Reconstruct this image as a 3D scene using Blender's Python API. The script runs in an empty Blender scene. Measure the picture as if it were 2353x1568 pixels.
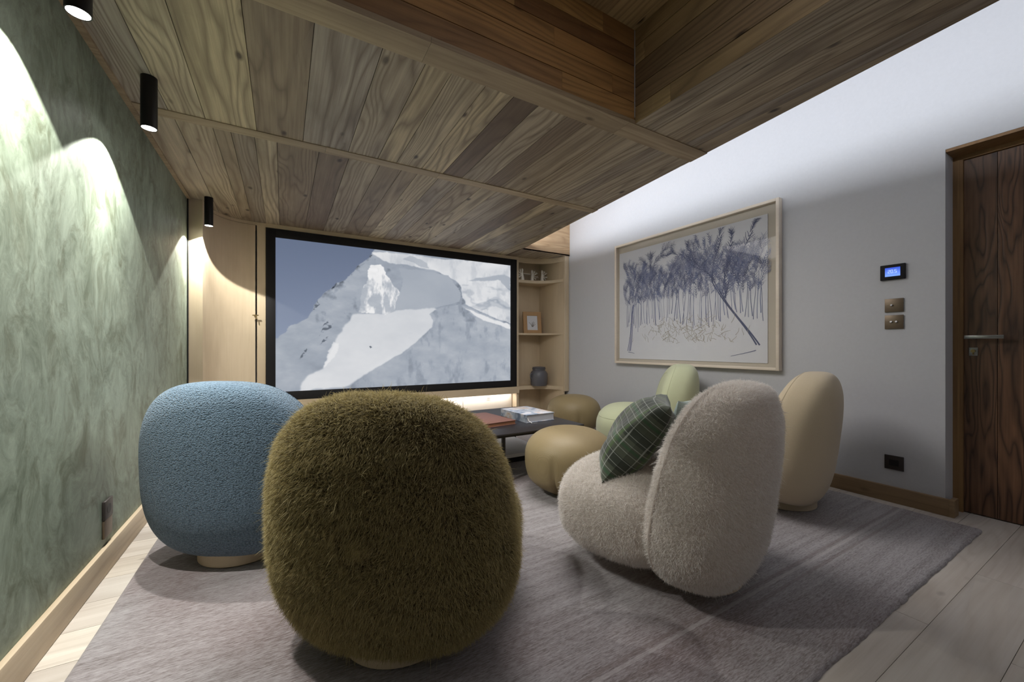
import bpy, bmesh, math, random
import numpy as np
from mathutils import Vector, Matrix, Euler
R = math.radians
S = bpy.context.scene
COL = S.collection
rnd = random.Random(7)
nrng = np.random.default_rng(7)

def lin(r, g, b):
    f = lambda v: (v/255/12.92) if v/255 <= .04045 else (((v/255)+.055)/1.055)**2.4
    return (f(r), f(g), f(b), 1)

# ------------------------------------------------------------------ materials
class NT:
    def __init__(s, name):
        s.m = bpy.data.materials.new(name); s.m.use_nodes = True
        s.t = s.m.node_tree; s.b = s.t.nodes['Principled BSDF']
    def n(s, typ, **kw):
        o = s.t.nodes.new(typ)
        for k, v in kw.items():
            if k in o.inputs: s.put(o.inputs[k], v)
            else: setattr(o, k, v)
        return o
    def put(s, sock, v):
        if isinstance(v, bpy.types.NodeSocket): s.t.links.new(v, sock)
        else: sock.default_value = v
    def math(s, op, a, b=0.0, c=None):
        o = s.t.nodes.new('ShaderNodeMath'); o.operation = op
        s.put(o.inputs[0], a); s.put(o.inputs[1], b)
        if c is not None: s.put(o.inputs[2], c)
        return o.outputs[0]
    def vmath(s, op, a, b):
        o = s.t.nodes.new('ShaderNodeVectorMath'); o.operation = op
        s.put(o.inputs[0], a); s.put(o.inputs[1], b); return o.outputs[0]
    def mix(s, fac, a, b, blend='MIX'):
        o = s.t.nodes.new('ShaderNodeMix'); o.data_type = 'RGBA'; o.blend_type = blend
        s.put(o.inputs[0], fac); s.put(o.inputs[6], a); s.put(o.inputs[7], b); return o.outputs[2]
    def ramp(s, fac, stops):
        o = s.t.nodes.new('ShaderNodeValToRGB'); s.put(o.inputs[0], fac)
        el = o.color_ramp.elements
        while len(el) < len(stops): el.new(.5)
        for e, (p, c) in zip(el, stops): e.position = p; e.color = c if len(c) == 4 else (*c, 1)
        return o.outputs[0]
    def noise(s, vec, scale, detail=4, rough=.55, dist=0):
        o = s.t.nodes.new('ShaderNodeTexNoise'); s.put(o.inputs['Vector'], vec)
        o.inputs['Scale'].default_value = scale; o.inputs['Detail'].default_value = detail
        o.inputs['Roughness'].default_value = rough; o.inputs['Distortion'].default_value = dist
        return o.outputs[0]
    def coords(s, scale=(1, 1, 1)):
        tc = s.t.nodes.new('ShaderNodeTexCoord')
        return s.vmath('MULTIPLY', tc.outputs['Object'], scale)
    def bump(s, h, strength=.3, dist=.01):
        o = s.t.nodes.new('ShaderNodeBump'); s.put(o.inputs['Height'], h)
        o.inputs['Strength'].default_value = strength; o.inputs['Distance'].default_value = dist
        s.t.links.new(o.outputs[0], s.b.inputs['Normal'])
    def attr(s, name):
        o = s.t.nodes.new('ShaderNodeAttribute'); o.attribute_name = name; return o
    def col(s, c, rough=.6, **kw):
        s.put(s.b.inputs['Base Color'], c); s.put(s.b.inputs['Roughness'], rough)
        for k, v in kw.items(): s.put(s.b.inputs[k], v)

def plain(name, c, rough=.5, metal=0, bump=0, bs=200):
    t = NT(name)
    tex = t.noise(t.coords(), bs, 3)
    v = t.mix(.12, c, t.mix(tex, (c[0]*.6, c[1]*.6, c[2]*.6, 1), (min(1, c[0]*1.3), min(1, c[1]*1.3), min(1, c[2]*1.3), 1)))
    t.col(v, rough, Metallic=metal)
    if bump: t.bump(tex, bump, .002)
    return t.m

def wood(name, tints, along, dark, ring=.5, fine=.45, knots=.8, rough=.55, across=10., bump=.35, pidmul=1.):
    """procedural timber; 'along' = axis of the fibres, every plank has its own pid attribute"""
    t = NT(name)
    pid = t.attr('pid').outputs['Fac']
    wn = t.n('ShaderNodeTexWhiteNoise'); wn.noise_dimensions = '1D'; t.put(wn.inputs['W'], t.math('MULTIPLY', pid, 91.7*pidmul))
    off = t.vmath('MULTIPLY', wn.outputs['Color'], (23., 31., 17.))
    sc = [across/10.]*3; sc['xyz'.index(along)] = .055*across/10.
    base = t.vmath('ADD', t.coords(), off)
    v = t.vmath('MULTIPLY', base, tuple(sc))
    warp = t.noise(v, 2.2, 2)
    wc = t.vmath('MULTIPLY', t.n('ShaderNodeTexNoise', Vector=t.vmath('MULTIPLY', base, tuple(1 if q != min(sc) else .16 for q in sc)), Scale=4.5*across/10., Detail=2.).outputs['Color'], (.22, .22, .22))
    vv = t.vmath('ADD', v, wc)
    # cathedral rings from iso lines of a low noise
    n1 = t.noise(vv, 2.0, 1., .4)
    rings = t.math('FRACT', t.math('MULTIPLY', n1, 34.))
    rings = t.math('MULTIPLY', t.math('ABSOLUTE', t.math('SUBTRACT', rings, .5)), 2.)
    rings = t.math('POWER', rings, 2.2)
    fsc = [70., 70., 70.]; fsc['xyz'.index(along)] = 1.6
    fib = t.noise(t.vmath('MULTIPLY', base, tuple(fsc)), 1., 5, .65)
    blotch = t.noise(t.vmath('MULTIPLY', base, tuple(3. if q != min(sc) else .9 for q in sc)), 1.2, 4, .6)
    tone = t.ramp(wn.outputs['Value'], [(i/(len(tints)-1), c) for i, c in enumerate(tints)])
    c = t.mix(t.math('MULTIPLY', rings, ring), tone, dark)
    c = t.mix(t.math('MULTIPLY', t.math('SUBTRACT', fib, .38), fine*2.2), c, dark)
    dk2 = (dark[0]*.8, dark[1]*.8, dark[2]*.8, 1)
    c = t.mix(t.ramp(blotch, [(.45, (0, 0, 0)), (.8, (.55, .55, .55))]), c, dk2)
    # knots
    ks = [8.5, 8.5, 8.5]; ks['xyz'.index(along)] = 4.2
    vo = t.n('ShaderNodeTexVoronoi', Vector=t.vmath('ADD', t.vmath('MULTIPLY', base, tuple(ks)), t.vmath('MULTIPLY', wc, (2., 2., 2.))), Scale=1.)
    kn = t.ramp(vo.outputs['Distance'], [(.06, (1, 1, 1)), (.16, (0, 0, 0))])
    gate = t.ramp(t.math('FRACT', t.math('MULTIPLY', t.n('ShaderNodeSeparateColor', Color=vo.outputs['Color']).outputs[0], 7.3)), [(.55, (0, 0, 0)), (.6, (1, 1, 1))])
    kf = t.math('MULTIPLY', t.math('MULTIPLY', kn, gate), knots)
    c = t.mix(kf, c, (dark[0]*.35, dark[1]*.3, dark[2]*.3, 1))
    t.col(c, rough)
    if bump: t.bump(t.math('SUBTRACT', t.math('MULTIPLY', fib, .6), t.math('MULTIPLY', rings, .3)), bump, .004)
    return t.m

M = {}
M['ceil'] = wood('reclaimed_ceiling_boards', [lin(176, 162, 142), lin(206, 190, 160), lin(148, 138, 126), lin(188, 172, 146), lin(166, 158, 154), lin(216, 198, 162), lin(124, 106, 90), lin(172, 154, 128), lin(194, 180, 156)], 'y', lin(84, 66, 50), .62, .7, .95, across=11.)
M['ceilx'] = wood('reclaimed_cross_boards', [lin(176, 156, 126), lin(192, 172, 140), lin(160, 142, 116)], 'x', lin(92, 68, 44), .35, .45, .8)
M['recx'] = wood('old_recess_boards_across', [lin(186, 142, 88), lin(220, 176, 112), lin(140, 98, 62), lin(196, 150, 92), lin(168, 122, 74)], 'x', lin(64, 38, 20), .4, .5, .9)
M['recy'] = wood('old_recess_boards_along', [lin(176, 150, 112), lin(204, 176, 130), lin(132, 110, 86), lin(186, 160, 120), lin(158, 132, 96)], 'y', lin(60, 42, 26), .4, .5, .9)
M['oakz'] = wood('pale_oak_upright', [lin(214, 196, 168), lin(208, 190, 162)], 'z', lin(186, 162, 130), .10, .28, 0, .5, bump=.08)
M['oakx'] = wood('pale_oak_level', [lin(214, 196, 168), lin(206, 188, 160)], 'x', lin(184, 160, 128), .10, .28, .0, .5, bump=.08)
M['skirtl'] = wood('pale_skirting', [lin(200, 182, 156), lin(190, 172, 146)], 'y', lin(150, 128, 100), .25, .35, .2)
M['skirt'] = wood('aged_oak_skirting', [lin(168, 142, 108), lin(150, 124, 92)], 'y', lin(100, 76, 52), .35, .4, .5)
M['floor'] = wood('pale_oak_floor', [lin(204, 196, 186), lin(190, 182, 174), lin(212, 204, 192), lin(180, 174, 168), lin(206, 196, 182)], 'x', lin(140, 124, 108), .24, .38, .6, .5, bump=.15)
M['door'] = wood('dark_brushed_pine', [lin(118, 84, 60), lin(130, 94, 68), lin(106, 76, 56), lin(136, 104, 72)], 'z', lin(40, 20, 14), .9, .6, .3, .42, across=22.)
M['jamb'] = wood('brown_door_lining', [lin(150, 116, 74), lin(138, 104, 66)], 'z', lin(80, 54, 32), .3, .4, .9)
M['oakw'] = wood('whitened_oak', [lin(228, 220, 208), lin(222, 212, 200)], 'x', lin(206, 194, 178), .1, .25, 0, .5, bump=.05)
M['knotty'] = wood('knotty_pale_board', [lin(200, 172, 136), lin(190, 162, 126)], 'x', lin(140, 106, 74), .5, .4, .9)
M['white'] = plain('soft_white_plaster', lin(192, 193, 197), .75, 0, .05, 60)
M['black'] = plain('matt_black_metal', lin(22, 20, 22), .45, .3)
M['tableblack'] = plain('blackened_steel_top', lin(46, 44, 48), .32, .2, .1, 40)
M['velvet'] = plain('black_velvet_frame', lin(12, 10, 14), .8)
M['steel'] = plain('brushed_steel', lin(150, 150, 150), .3, .9)
M['bronze'] = plain('bronze_plate', lin(112, 98, 82), .42, .6)
M['darkplate'] = plain('dark_socket_plate', lin(58, 52, 50), .45, .3)
M['hole'] = plain('black_plastic', lin(10, 10, 12), .5)
M['slab'] = plain('pale_stone', lin(240, 238, 240), .6, 0, .2, 30)
M['paper'] = plain('white_paper', lin(212, 213, 218), .8)
M['pages'] = plain('book_pages', lin(214, 214, 220), .8)
M['brownbook'] = plain('russet_cover', lin(126, 88, 78), .55, 0, .2, 150)
M['brownpages'] = plain('tan_page_edge', lin(170, 118, 86), .7)
M['mat'] = plain('grey_beige_mount', lin(190, 182, 168), .8)
M['frame'] = wood('limed_oak_frame', [lin(230, 218, 202), lin(224, 212, 196)], 'y', lin(204, 188, 168), .1, .3, 0, .5, bump=.05)
M['crock'] = plain('grey_stoneware', lin(92, 92, 98), .4, 0, .2, 90)
M['ceramic'] = plain('white_ceramic', lin(242, 236, 226), .4)
M['brass'] = plain('dull_brass', lin(150, 130, 90), .4, .8)
M['cardframe'] = plain('kraft_frame', lin(176, 140, 100), .7)

def emis(name, c, st):
    t = NT(name); t.col((0, 0, 0, 1), .5)
    t.put(t.b.inputs['Emission Color'], c); t.put(t.b.inputs['Emission Strength'], st); return t.m
M['lens'] = emis('lamp_lens', (1, .97, .95, 1), 12)
M['ledw'] = emis('led_diffuser', (1, .96, .92, 1), 3)
M['lcd'] = None

# plaster, green
t = NT('green_venetian_plaster')
v = t.coords((1.3, 1.3, .8))
wv = t.vmath('ADD', v, t.vmath('MULTIPLY', t.n('ShaderNodeTexNoise', Vector=v, Scale=2.5, Detail=3.).outputs['Color'], (.5, .5, .5)))
a = t.noise(wv, 3.4, 9, .72, .3); b = t.noise(wv, 13., 8, .78, .5)
cv = t.mix(t.ramp(a, [(.36, (0, 0, 0)), (.66, (1, 1, 1))]), lin(92, 102, 84), lin(142, 154, 138))
cv = t.mix(t.ramp(b, [(.42, (0, 0, 0)), (.72, (.6, .6, .6))]), cv, lin(170, 182, 164))
cv = t.mix(t.ramp(t.noise(wv, 5., 8, .75, .6), [(.50, (0, 0, 0)), (.66, (.75, .75, .75))]), cv, lin(84, 88, 66))
t.col(cv, t.math('ADD', .42, t.math('MULTIPLY', b, .2)))
t.bump(b, .1, .003); M['green'] = t.m

# textiles
def fabric(name, c1, c2, scale, bump, dist=.004, rough=.95, sheen=.2, kind='noise'):
    t = NT(name); v = t.coords()
    n = t.noise(v, scale, 4, .6)
    if kind == 'boucle':
        vo = t.n('ShaderNodeTexVoronoi', Vector=t.vmath('ADD', t.vmath('MULTIPLY', v, (1, 1, 1.5)), t.vmath('MULTIPLY', t.n('ShaderNodeTexNoise', Vector=v, Scale=60., Detail=2.).outputs['Color'], (.012, .012, .012))), Scale=scale)
        h = t.math('SUBTRACT', 1., vo.outputs['Distance']); h = t.math('MULTIPLY', h, t.math('ADD', .5, n))
    elif kind == 'hex':
        vo = t.n('ShaderNodeTexVoronoi', Vector=v, Scale=scale); vo.inputs['Randomness'].default_value = .15
        h = vo.outputs['Distance']
    else: h = n
    t.col(t.mix(h, c1, c2), rough)
    t.put(t.b.inputs['Sheen Weight'], sheen); t.put(t.b.inputs['Sheen Roughness'], .5)
    t.bump(h, bump, dist); return t.m
M['blue'] = fabric('blue_boucle', lin(56, 78, 94), lin(126, 150, 172), 150, .9, .006, kind='boucle')
M['beige'] = fabric('sand_wool', lin(182, 166, 138), lin(204, 188, 160), 400, .25, .002)
M['palegreen'] = fabric('pale_green_wool', lin(172, 176, 142), lin(196, 200, 166), 400, .25, .002)
M['leather'] = fabric('olive_tan_leather', lin(132, 116, 82), lin(150, 132, 96), 260, .3, .0015, .52, 0, 'hex')
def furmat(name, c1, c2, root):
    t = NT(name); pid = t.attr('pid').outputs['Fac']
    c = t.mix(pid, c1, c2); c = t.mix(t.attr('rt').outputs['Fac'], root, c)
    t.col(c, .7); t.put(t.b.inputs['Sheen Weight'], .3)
    tr = t.n('ShaderNodeBsdfTranslucent', Color=c)
    mx = t.t.nodes.new('ShaderNodeMixShader'); mx.inputs[0].default_value = .42
    t.t.links.new(t.b.outputs[0], mx.inputs[1]); t.t.links.new(tr.outputs[0], mx.inputs[2])
    t.t.links.new(mx.outputs[0], t.t.nodes['Material Output'].inputs['Surface']); return t.m
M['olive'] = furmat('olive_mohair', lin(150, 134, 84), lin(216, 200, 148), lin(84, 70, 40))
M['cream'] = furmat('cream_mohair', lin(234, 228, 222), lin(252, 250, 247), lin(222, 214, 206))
# rug
t = NT('handwoven_rug'); v = t.coords()
st = t.noise(t.vmath('MULTIPLY', v, (.9, 22., 1.)), 1., 6, .75)
bl = t.noise(v, .9, 3, .5, .4); sp = t.noise(t.vmath('MULTIPLY', v, (38., 230., 60.)), 1., 3, .75)
c = t.mix(t.ramp(st, [(.3, (0, 0, 0)), (.7, (1, 1, 1))]), lin(100, 92, 90), lin(164, 160, 162))
c = t.mix(t.ramp(bl, [(.44, (0, 0, 0)), (.60, (.8, .8, .8))]), c, lin(104, 84, 82))
sx = t.n('ShaderNodeSeparateXYZ', Vector=v)
c = t.mix(t.ramp(sp, [(.42, (0, 0, 0)), (.66, (.45, .45, .45))]), c, lin(186, 181, 184))
c = t.mix(t.ramp(sp, [(.34, (.4, .4, .4)), (.46, (0, 0, 0))]), c, lin(84, 74, 72))
# worn border lines woven parallel to the near edge
yy = sx.outputs['Y']
for y0, cc in ((.80, lin(104, 88, 84)), (.84, lin(186, 180, 180)), (.86, lin(110, 94, 90))):
    f = t.math('MULTIPLY', t.math('LESS_THAN', t.math('ABSOLUTE', t.math('SUBTRACT', yy, y0)), .007), t.math('MULTIPLY', st, .8))
    c = t.mix(f, c, cc)
t.col(c, .95); t.put(t.b.inputs['Sheen Weight'], .35)
t.bump(t.math('ADD', t.math('MULTIPLY', sp, .6), st), .6, .006); M['rug'] = t.m
# plaid
t = NT('green_tartan'); v = t.coords(); sx = t.n('ShaderNodeSeparateXYZ', Vector=v)
def band(co, per, w, ph=0):
    return t.math('LESS_THAN', t.math('FRACT', t.math('ADD', t.math('DIVIDE', co, per), ph)), w)
X_, Z_ = sx.outputs['X'], sx.outputs['Z']
c = t.mix(t.math('MULTIPLY', band(X_, .13, .40), .6), lin(74, 80, 66), lin(20, 34, 24))
c = t.mix(t.math('MULTIPLY', band(Z_, .13, .40), .6), c, lin(16, 26, 20))
c = t.mix(t.math('MULTIPLY', band(X_, .13, .10, .3), .6), c, lin(70, 96, 44))
c = t.mix(t.math('MULTIPLY', band(Z_, .13, .10, .3), .6), c, lin(44, 84, 52))
for co, ph in ((X_, .6), (Z_, .6)):
    c = t.mix(t.math('MULTIPLY', band(co, .0325, .08, ph), .42), c, lin(190, 194, 186))
t.col(c, .9); t.put(t.b.inputs['Sheen Weight'], .3); M['plaid'] = t.m
M['aqua'] = fabric('aqua_knit', lin(150, 172, 166), lin(196, 210, 204), 180, .7, .005)
# glass
t = NT('clear_glass')
gl = t.n('ShaderNodeBsdfGlossy', Roughness=.02); tp = t.n('ShaderNodeBsdfTransparent'); fr = t.n('ShaderNodeFresnel', IOR=1.16)
mx = t.t.nodes.new('ShaderNodeMixShader')
t.t.links.new(fr.outputs[0], mx.inputs[0]); t.t.links.new(tp.outputs[0], mx.inputs[1]); t.t.links.new(gl.outputs[0], mx.inputs[2])
t.t.links.new(mx.outputs[0], t.t.nodes['Material Output'].inputs['Surface']); M['glass'] = t.m
# vertex coloured picture surfaces
def vcol(name, emit):
    t = NT(name); c = t.attr('tint').outputs['Color']
    if emit:
        t.col((.01, .01, .01, 1), .6); t.put(t.b.inputs['Emission Color'], c); t.put(t.b.inputs['Emission Strength'], emit)
    else: t.col(c, .8)
    return t.m
M['projection'] = vcol('projected_picture', .76)
M['ink'] = vcol('ink_strokes', 0)
M['cover'] = vcol('printed_cover', 0)

# ------------------------------------------------------------------ mesh helpers
def mesh_np(name, V, F4, mat, parent=None, pid=None, smooth=False, rt=None, tint=None, mats=None):
    me = bpy.data.meshes.new(name)
    V = np.asarray(V, dtype=np.float32); F4 = np.asarray(F4, dtype=np.int32)
    k = F4.shape[1]
    me.vertices.add(len(V)); me.vertices.foreach_set('co', V.ravel())
    me.loops.add(F4.size); me.loops.foreach_set('vertex_index', F4.ravel())
    me.polygons.add(len(F4)); me.polygons.foreach_set('loop_start', np.arange(0, F4.size, k, dtype=np.int32))
    try: me.polygons.foreach_set('loop_total', np.full(len(F4), k, dtype=np.int32))
    except Exception: pass
    me.update(calc_edges=True); me.validate()
    if smooth: me.polygons.foreach_set('use_smooth', np.ones(len(me.polygons), dtype=bool))
    for nm, dat in (('pid', pid), ('rt', rt)):
        if dat is not None:
            a = me.attributes.new(nm, 'FLOAT', 'POINT'); a.data.foreach_set('value', np.asarray(dat, dtype=np.float32))
    if tint is not None:
        a = me.attributes.new('tint', 'FLOAT_COLOR', 'POINT'); a.data.foreach_set('color', np.asarray(tint, dtype=np.float32).ravel())
    me.materials.append(M[mat])
    o = bpy.data.objects.new(name, me); COL.objects.link(o)
    if parent: o.parent = parent
    return o

class MB:
    """collects shapes, then becomes ONE mesh object"""
    def __init__(s): s.V = []; s.F = []; s.P = []; s.SM = []
    def add(s, vs, fs, pid=None, smooth=False):
        b = len(s.V); p = rnd.random() if pid is None else pid
        s.V += [tuple(v) for v in vs]; s.P += [p]*len(vs)
        s.F += [tuple(b+i for i in f) for f in fs]; s.SM += [smooth]*len(fs); return s
    def prism(s, poly, z0, z1, pid=None):
        n = len(poly); a = sum(poly[i][0]*poly[(i+1) % n][1]-poly[(i+1) % n][0]*poly[i][1] for i in range(n))
        if a < 0: poly = poly[::-1]
        vs = [(x, y, z0) for x, y in poly]+[(x, y, z1) for x, y in poly]
        fs = [tuple(range(n))[::-1], tuple(range(n, 2*n))]+[(i, (i+1) % n, n+(i+1) % n, n+i) for i in range(n)]
        return s.add(vs, fs, pid)
    def box(s, x0, x1, y0, y1, z0, z1, pid=None, bev=0):
        x0, x1 = min(x0, x1), max(x0, x1); y0, y1 = min(y0, y1), max(y0, y1); z0, z1 = min(z0, z1), max(z0, z1)
        if bev <= 0: return s.prism([(x0, y0), (x1, y0), (x1, y1), (x0, y1)], z0, z1, pid)
        bm = bmesh.new(); bmesh.ops.create_cube(bm, size=1)
        for v in bm.verts: v.co = Vector(((x0+x1)/2+v.co.x*(x1-x0), (y0+y1)/2+v.co.y*(y1-y0), (z0+z1)/2+v.co.z*(z1-z0)))
        bmesh.ops.bevel(bm, geom=bm.edges[:], offset=bev, segments=2, affect='EDGES', profile=.5)
        vs = [v.co.copy() for v in bm.verts]; fs = [tuple(v.index for v in f.verts) for f in bm.faces]; bm.free()
        return s.add(vs, fs, pid)
    def tube(s, pts, r, n=8, closed=False, pid=None):
        pts = [Vector(p) for p in pts]; m = len(pts); vs = []; up = None
        rr = r if hasattr(r, '__len__') else [r]*m
        for i, p in enumerate(pts):
            a = pts[(i-1) % m] if (closed or i > 0) else p; b = pts[(i+1) % m] if (closed or i < m-1) else p
            d = (b-a).normalized()
            if up is None: up = Vector((0, 0, 1)) if abs(d.z) < .9 else Vector((1, 0, 0))
            u = d.cross(up).normalized(); w = u.cross(d).normalized(); up = w
            for k in range(n):
                q = 2*math.pi*k/n; vs.append(p+(u*math.cos(q)+w*math.sin(q))*rr[i])
        fs = []
        for i in range(m if closed else m-1):
            j = (i+1) % m
            for k in range(n): fs.append((i*n+k, i*n+(k+1) % n, j*n+(k+1) % n, j*n+k))
        if not closed: fs += [tuple(range(n))[::-1], tuple((m-1)*n+k for k in range(n))]
        return s.add(vs, fs, pid, True)
    def lathe(s, prof, cx=0, cy=0, n=32, pid=None):
        vs = []; fs = []
        for r, z in prof:
            for k in range(n): q = 2*math.pi*k/n; vs.append((cx+r*math.cos(q), cy+r*math.sin(q), z))
        for i in range(len(prof)-1):
            for k in range(n): fs.append((i*n+k, i*n+(k+1) % n, (i+1)*n+(k+1) % n, (i+1)*n+k))
        fs += [tuple(range(n))[::-1], tuple((len(prof)-1)*n+k for k in range(n))]
        return s.add(vs, fs, pid, True)
    def build(s, name, mat, parent=None, kind=None, bevel=0):
        me = bpy.data.meshes.new(name); me.from_pydata(s.V, [], s.F); me.update()
        me.polygons.foreach_set('use_smooth', s.SM)
        a = me.attributes.new('pid', 'FLOAT', 'POINT'); a.data.foreach_set('value', s.P)
        me.materials.append(M[mat]); o = bpy.data.objects.new(name, me); COL.objects.link(o)
        if parent: o.parent = parent
        if kind: o['kind'] = kind
        if any(s.SM) and not all(s.SM) or True:
            try: me.set_sharp_from_angle(angle=R(40))
            except Exception: pass
        return o

def thing(name, label, cat, loc=(0, 0, 0), rz=0, group=None):
    o = bpy.data.objects.new(name, None); COL.objects.link(o); o.location = loc; o.rotation_euler = (0, 0, rz)
    o.empty_display_size = .1
    return tag(o, label, cat, group)
def tag(o, label, cat, group=None):
    o['label'] = label; o['category'] = cat
    if group: o['group'] = group
    return o

def clip(poly, f):
    """keep the side where f(x,y)<=0"""
    out = []
    for i in range(len(poly)):
        p, q = poly[i], poly[(i+1) % len(poly)]; a, b = f(*p), f(*q)
        if a <= 0: out.append(p)
        if a*b < 0: k = a/(a-b); out.append((p[0]+(q[0]-p[0])*k, p[1]+(q[1]-p[1])*k))
    return out

ZC = 2.15
XL, XR, YB = -.66, 3.26, -1.7
edge = lambda y: 2.095+.1045*y            # right hand edge of the dropped ceiling

# ------------------------------------------------------------------ room shell
m = MB(); y = YB; row = 0
while y < 4.8:
    y0 = .45+.18*(row-12); row += 1; y = y0+.18
    x = XL-.05-rnd.random()*1.2
    while x < 3.95:
        L = rnd.uniform(.9, 1.9); a, b = max(x, XL-.02), min(x+L, 3.95); x += L
        if b-a > .02: m.box(a+.0007, b-.0007, y0+.0007, y0+.1793, -.03, 0, bev=.0)
m.build('floor', 'floor', kind='structure')
m = MB(); m.box(XL-.1, 4., YB-.1, 5., -.08, -.03); m.build('trim_1', 'hole', kind='structure')
m = MB(); m.box(XL-.12, XL, YB, 4.0, 0, 3.1); m.build('wall_left', 'green', kind='structure')
m = MB(); m.box(XR, XR+.14, .695, 4.9, 0, 3.1); m.box(XR, XR+.14, -.36, .695, 2.083, 3.1); m.box(XR, XR+.14, YB, -.36, 0, 3.1)
m.build('wall_right', 'white', kind='structure')
m = MB(); m.box(XL-.1, 4., YB-.12, YB, 0, 3.1); m.build('wall_rear', 'white', kind='structure')
m = MB(); m.box(XL-.1, 3.4, 4.80, 4.9, 0, 3.1); m.box(3.44+.06, 3.56, -.5, .8, 0, 2.3); m.build('wall_back', 'white', kind='structure')

# dropped ceiling boards
RX0, RX1, RY0, RY1 = -.02, 1.625, -.75, 1.486      # recess
m = MB()
def boards(seams, y0, y1, th=.018):
    for a, b in zip(seams[:-1], seams[1:]):
        poly = [(a+.0014, y0), (b-.0014, y0), (b-.0014, y1), (a+.0014, y1)]
        poly = clip(poly, lambda x, yy: (x-edge(yy)) if yy < 4.075 or y1 < 4.07 else x-3.2)
        if len(poly) > 2: m.prism(poly, ZC+rnd.uniform(0, .0015), ZC+th)
def randseams(x0, x1, lo, hi):
    o = [x0]
    while o[-1] < x1: o.append(o[-1]+rnd.uniform(lo, hi))
    o[-1] = x1; return o
frontS = [XL+.02, -.50, -.35, -.125, .10, .344, .518, .635, .80, .95, 1.09, 1.27, 1.40, 1.60, 1.68, 1.80, 1.90, 2.03, 2.15, 2.27, 2.40, 2.6]
backS = [XL+.02, -.49, -.33, -.25, -.14, -.03, .19, .36, .55, .69, .80, .95, 1.10, 1.28, 1.42, 1.55, 1.70, 1.86, 2.0, 2.12, 2.24, 2.36, 2.5, 2.7]
boards(frontS, 1.609, 2.578)
for a, b in zip(backS[:-1], backS[1:]):
    poly = [(a+.0014, 2.66), (b-.0014, 2.66), (b-.0014, 4.075), (a+.0014, 4.075)]
    poly = clip(poly, lambda x, yy: x-edge(yy))
    if len(poly) > 2:
        p = rnd.random(); z = ZC+rnd.uniform(0, .0015)
        m.prism(poly, z, ZC+.018, p)
        if a < 2.45:
            m.box(a+.0008, min(b, 2.521)-.0008, 4.075, 4.80, z, ZC+.018, p)
for a, b in ((2.521, 2.66), (2.66, 2.81), (2.81, 2.96), (2.96, 3.10), (3.10, 3.258)): m.box(a+.0008, b-.0008, 4.09, 4.80, ZC, ZC+.018)
# boards left and right of the recess, and behind it
boards([XL+.02, -.58, -.46, -.35, -.2, RX0], YB, 1.486)
boards([RX1, 1.70, 1.77, 1.87, 1.96, 2.04, 2.12, 2.3], YB, 1.486)
boards([RX0, .2, .4, .6, .8, 1.0, 1.2, 1.4, RX1], YB, RY0)
m.build('ceiling', 'ceil', kind='structure')
m = MB()   # cross battens
for y0, y1, st in ((1.484, 1.609, 0), (2.578, 2.66, 1)):
    x = XL
    while x < 2.6:
        L = rnd.uniform(.7, 1.3); poly = clip([(x, y0), (x+L-.001, y0), (x+L-.001, y1), (x, y1)], lambda xx, yy: xx-edge(yy)); x += L
        if len(poly) > 2: m.prism(poly, ZC-.004, ZC+.02)
m.build('trim_2', 'ceilx', kind='structure')
m = MB(); m.box(XL+.0, XL+.024, YB, 4.0, ZC-.012, ZC+.02); m.build('trim_3', 'ceilx', kind='structure')
# recess sides
m = MB(); z = ZC+.018
hs = [.11, .12, .10, .13, .12]
z = ZC
for k, h in enumerate([.115, .10, .095, .09, .12]):
    x = RX0
    while x < RX1:
        L = rnd.uniform(.8, 1.5); b = min(RX1, x+L); m.box(x, b-.001, RY1+.003, RY1+.023, z+.002, z+h-.002); m.box(x, b-.001, RY0-.02, RY0, z+.002, z+h-.002); x = b
    z += h
m.build('trim_4', 'recx', kind='structure')
m = MB(); z = ZC
for k, h in enumerate([.09, .10, .12, .10, .11]):
    y = RY0
    while y < RY1:
        L = rnd.uniform(.9, 1.6); b = min(RY1, y+L); m.box(RX1, RX1+.02, y, b-.001, z+.002, z+h-.002); m.box(RX0-.02, RX0, y, b-.001, z+.002, z+h-.002); y = b
    z += h
ys = RY0
for a, b in zip([RX0+.18*i for i in range(10)], [RX0+.18*(i+1) for i in range(10)]):
    m.box(a+.001, min(b, RX1)-.001, RY0, RY1, ZC+.50, ZC+.52)
m.build('trim_5', 'recy', kind='structure')
# slab body above boards closes the void
m = MB()
for (a, b, c, d) in ((XL, RX0-.02, YB, 4.8), (RX0-.02, RX1+.02, RY1+.02, 4.8), (RX0-.02, RX1+.02, YB, RY0-.02)): m.box(a, b, c, d, ZC+.0185, ZC+.05)
m.prism([(edge(YB)-.016, YB), (edge(YB)-.002, YB), (edge(4.09)-.002, 4.09), (edge(4.09)-.016, 4.09)], ZC+.0185, ZC+.095)  # lip added to keep the cove strip out of the picture glass
m.prism([(RX1+.02, YB), (edge(YB)-.003, YB), (edge(4.09)-.003, 4.09), (edge(4.09), 4.8), (RX1+.02, 4.8)], ZC+.0185, ZC+.05)
m.build('trim_6', 'ceilx', kind='structure')
m = MB(); m.prism([(edge(YB)-.30, YB), (edge(YB)-.26, YB), (edge(4.09)-.26, 4.09), (edge(4.09)-.30, 4.09)], ZC+.05, 3.05)
m.box(1.5, 3.4, YB, 4.9, 3.05, 3.12); m.build('trim_7', 'white', kind='structure')
# lit knotty bulkhead over the shelves
m = MB(); z = ZC+.002
for h in (.11, .13, .12, .14, .13, .14, .12): m.box(2.2, 3.258, 4.09, 4.11, z, z+h-.001); z += h
m.build('trim_8', 'knotty', kind='structure')
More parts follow.
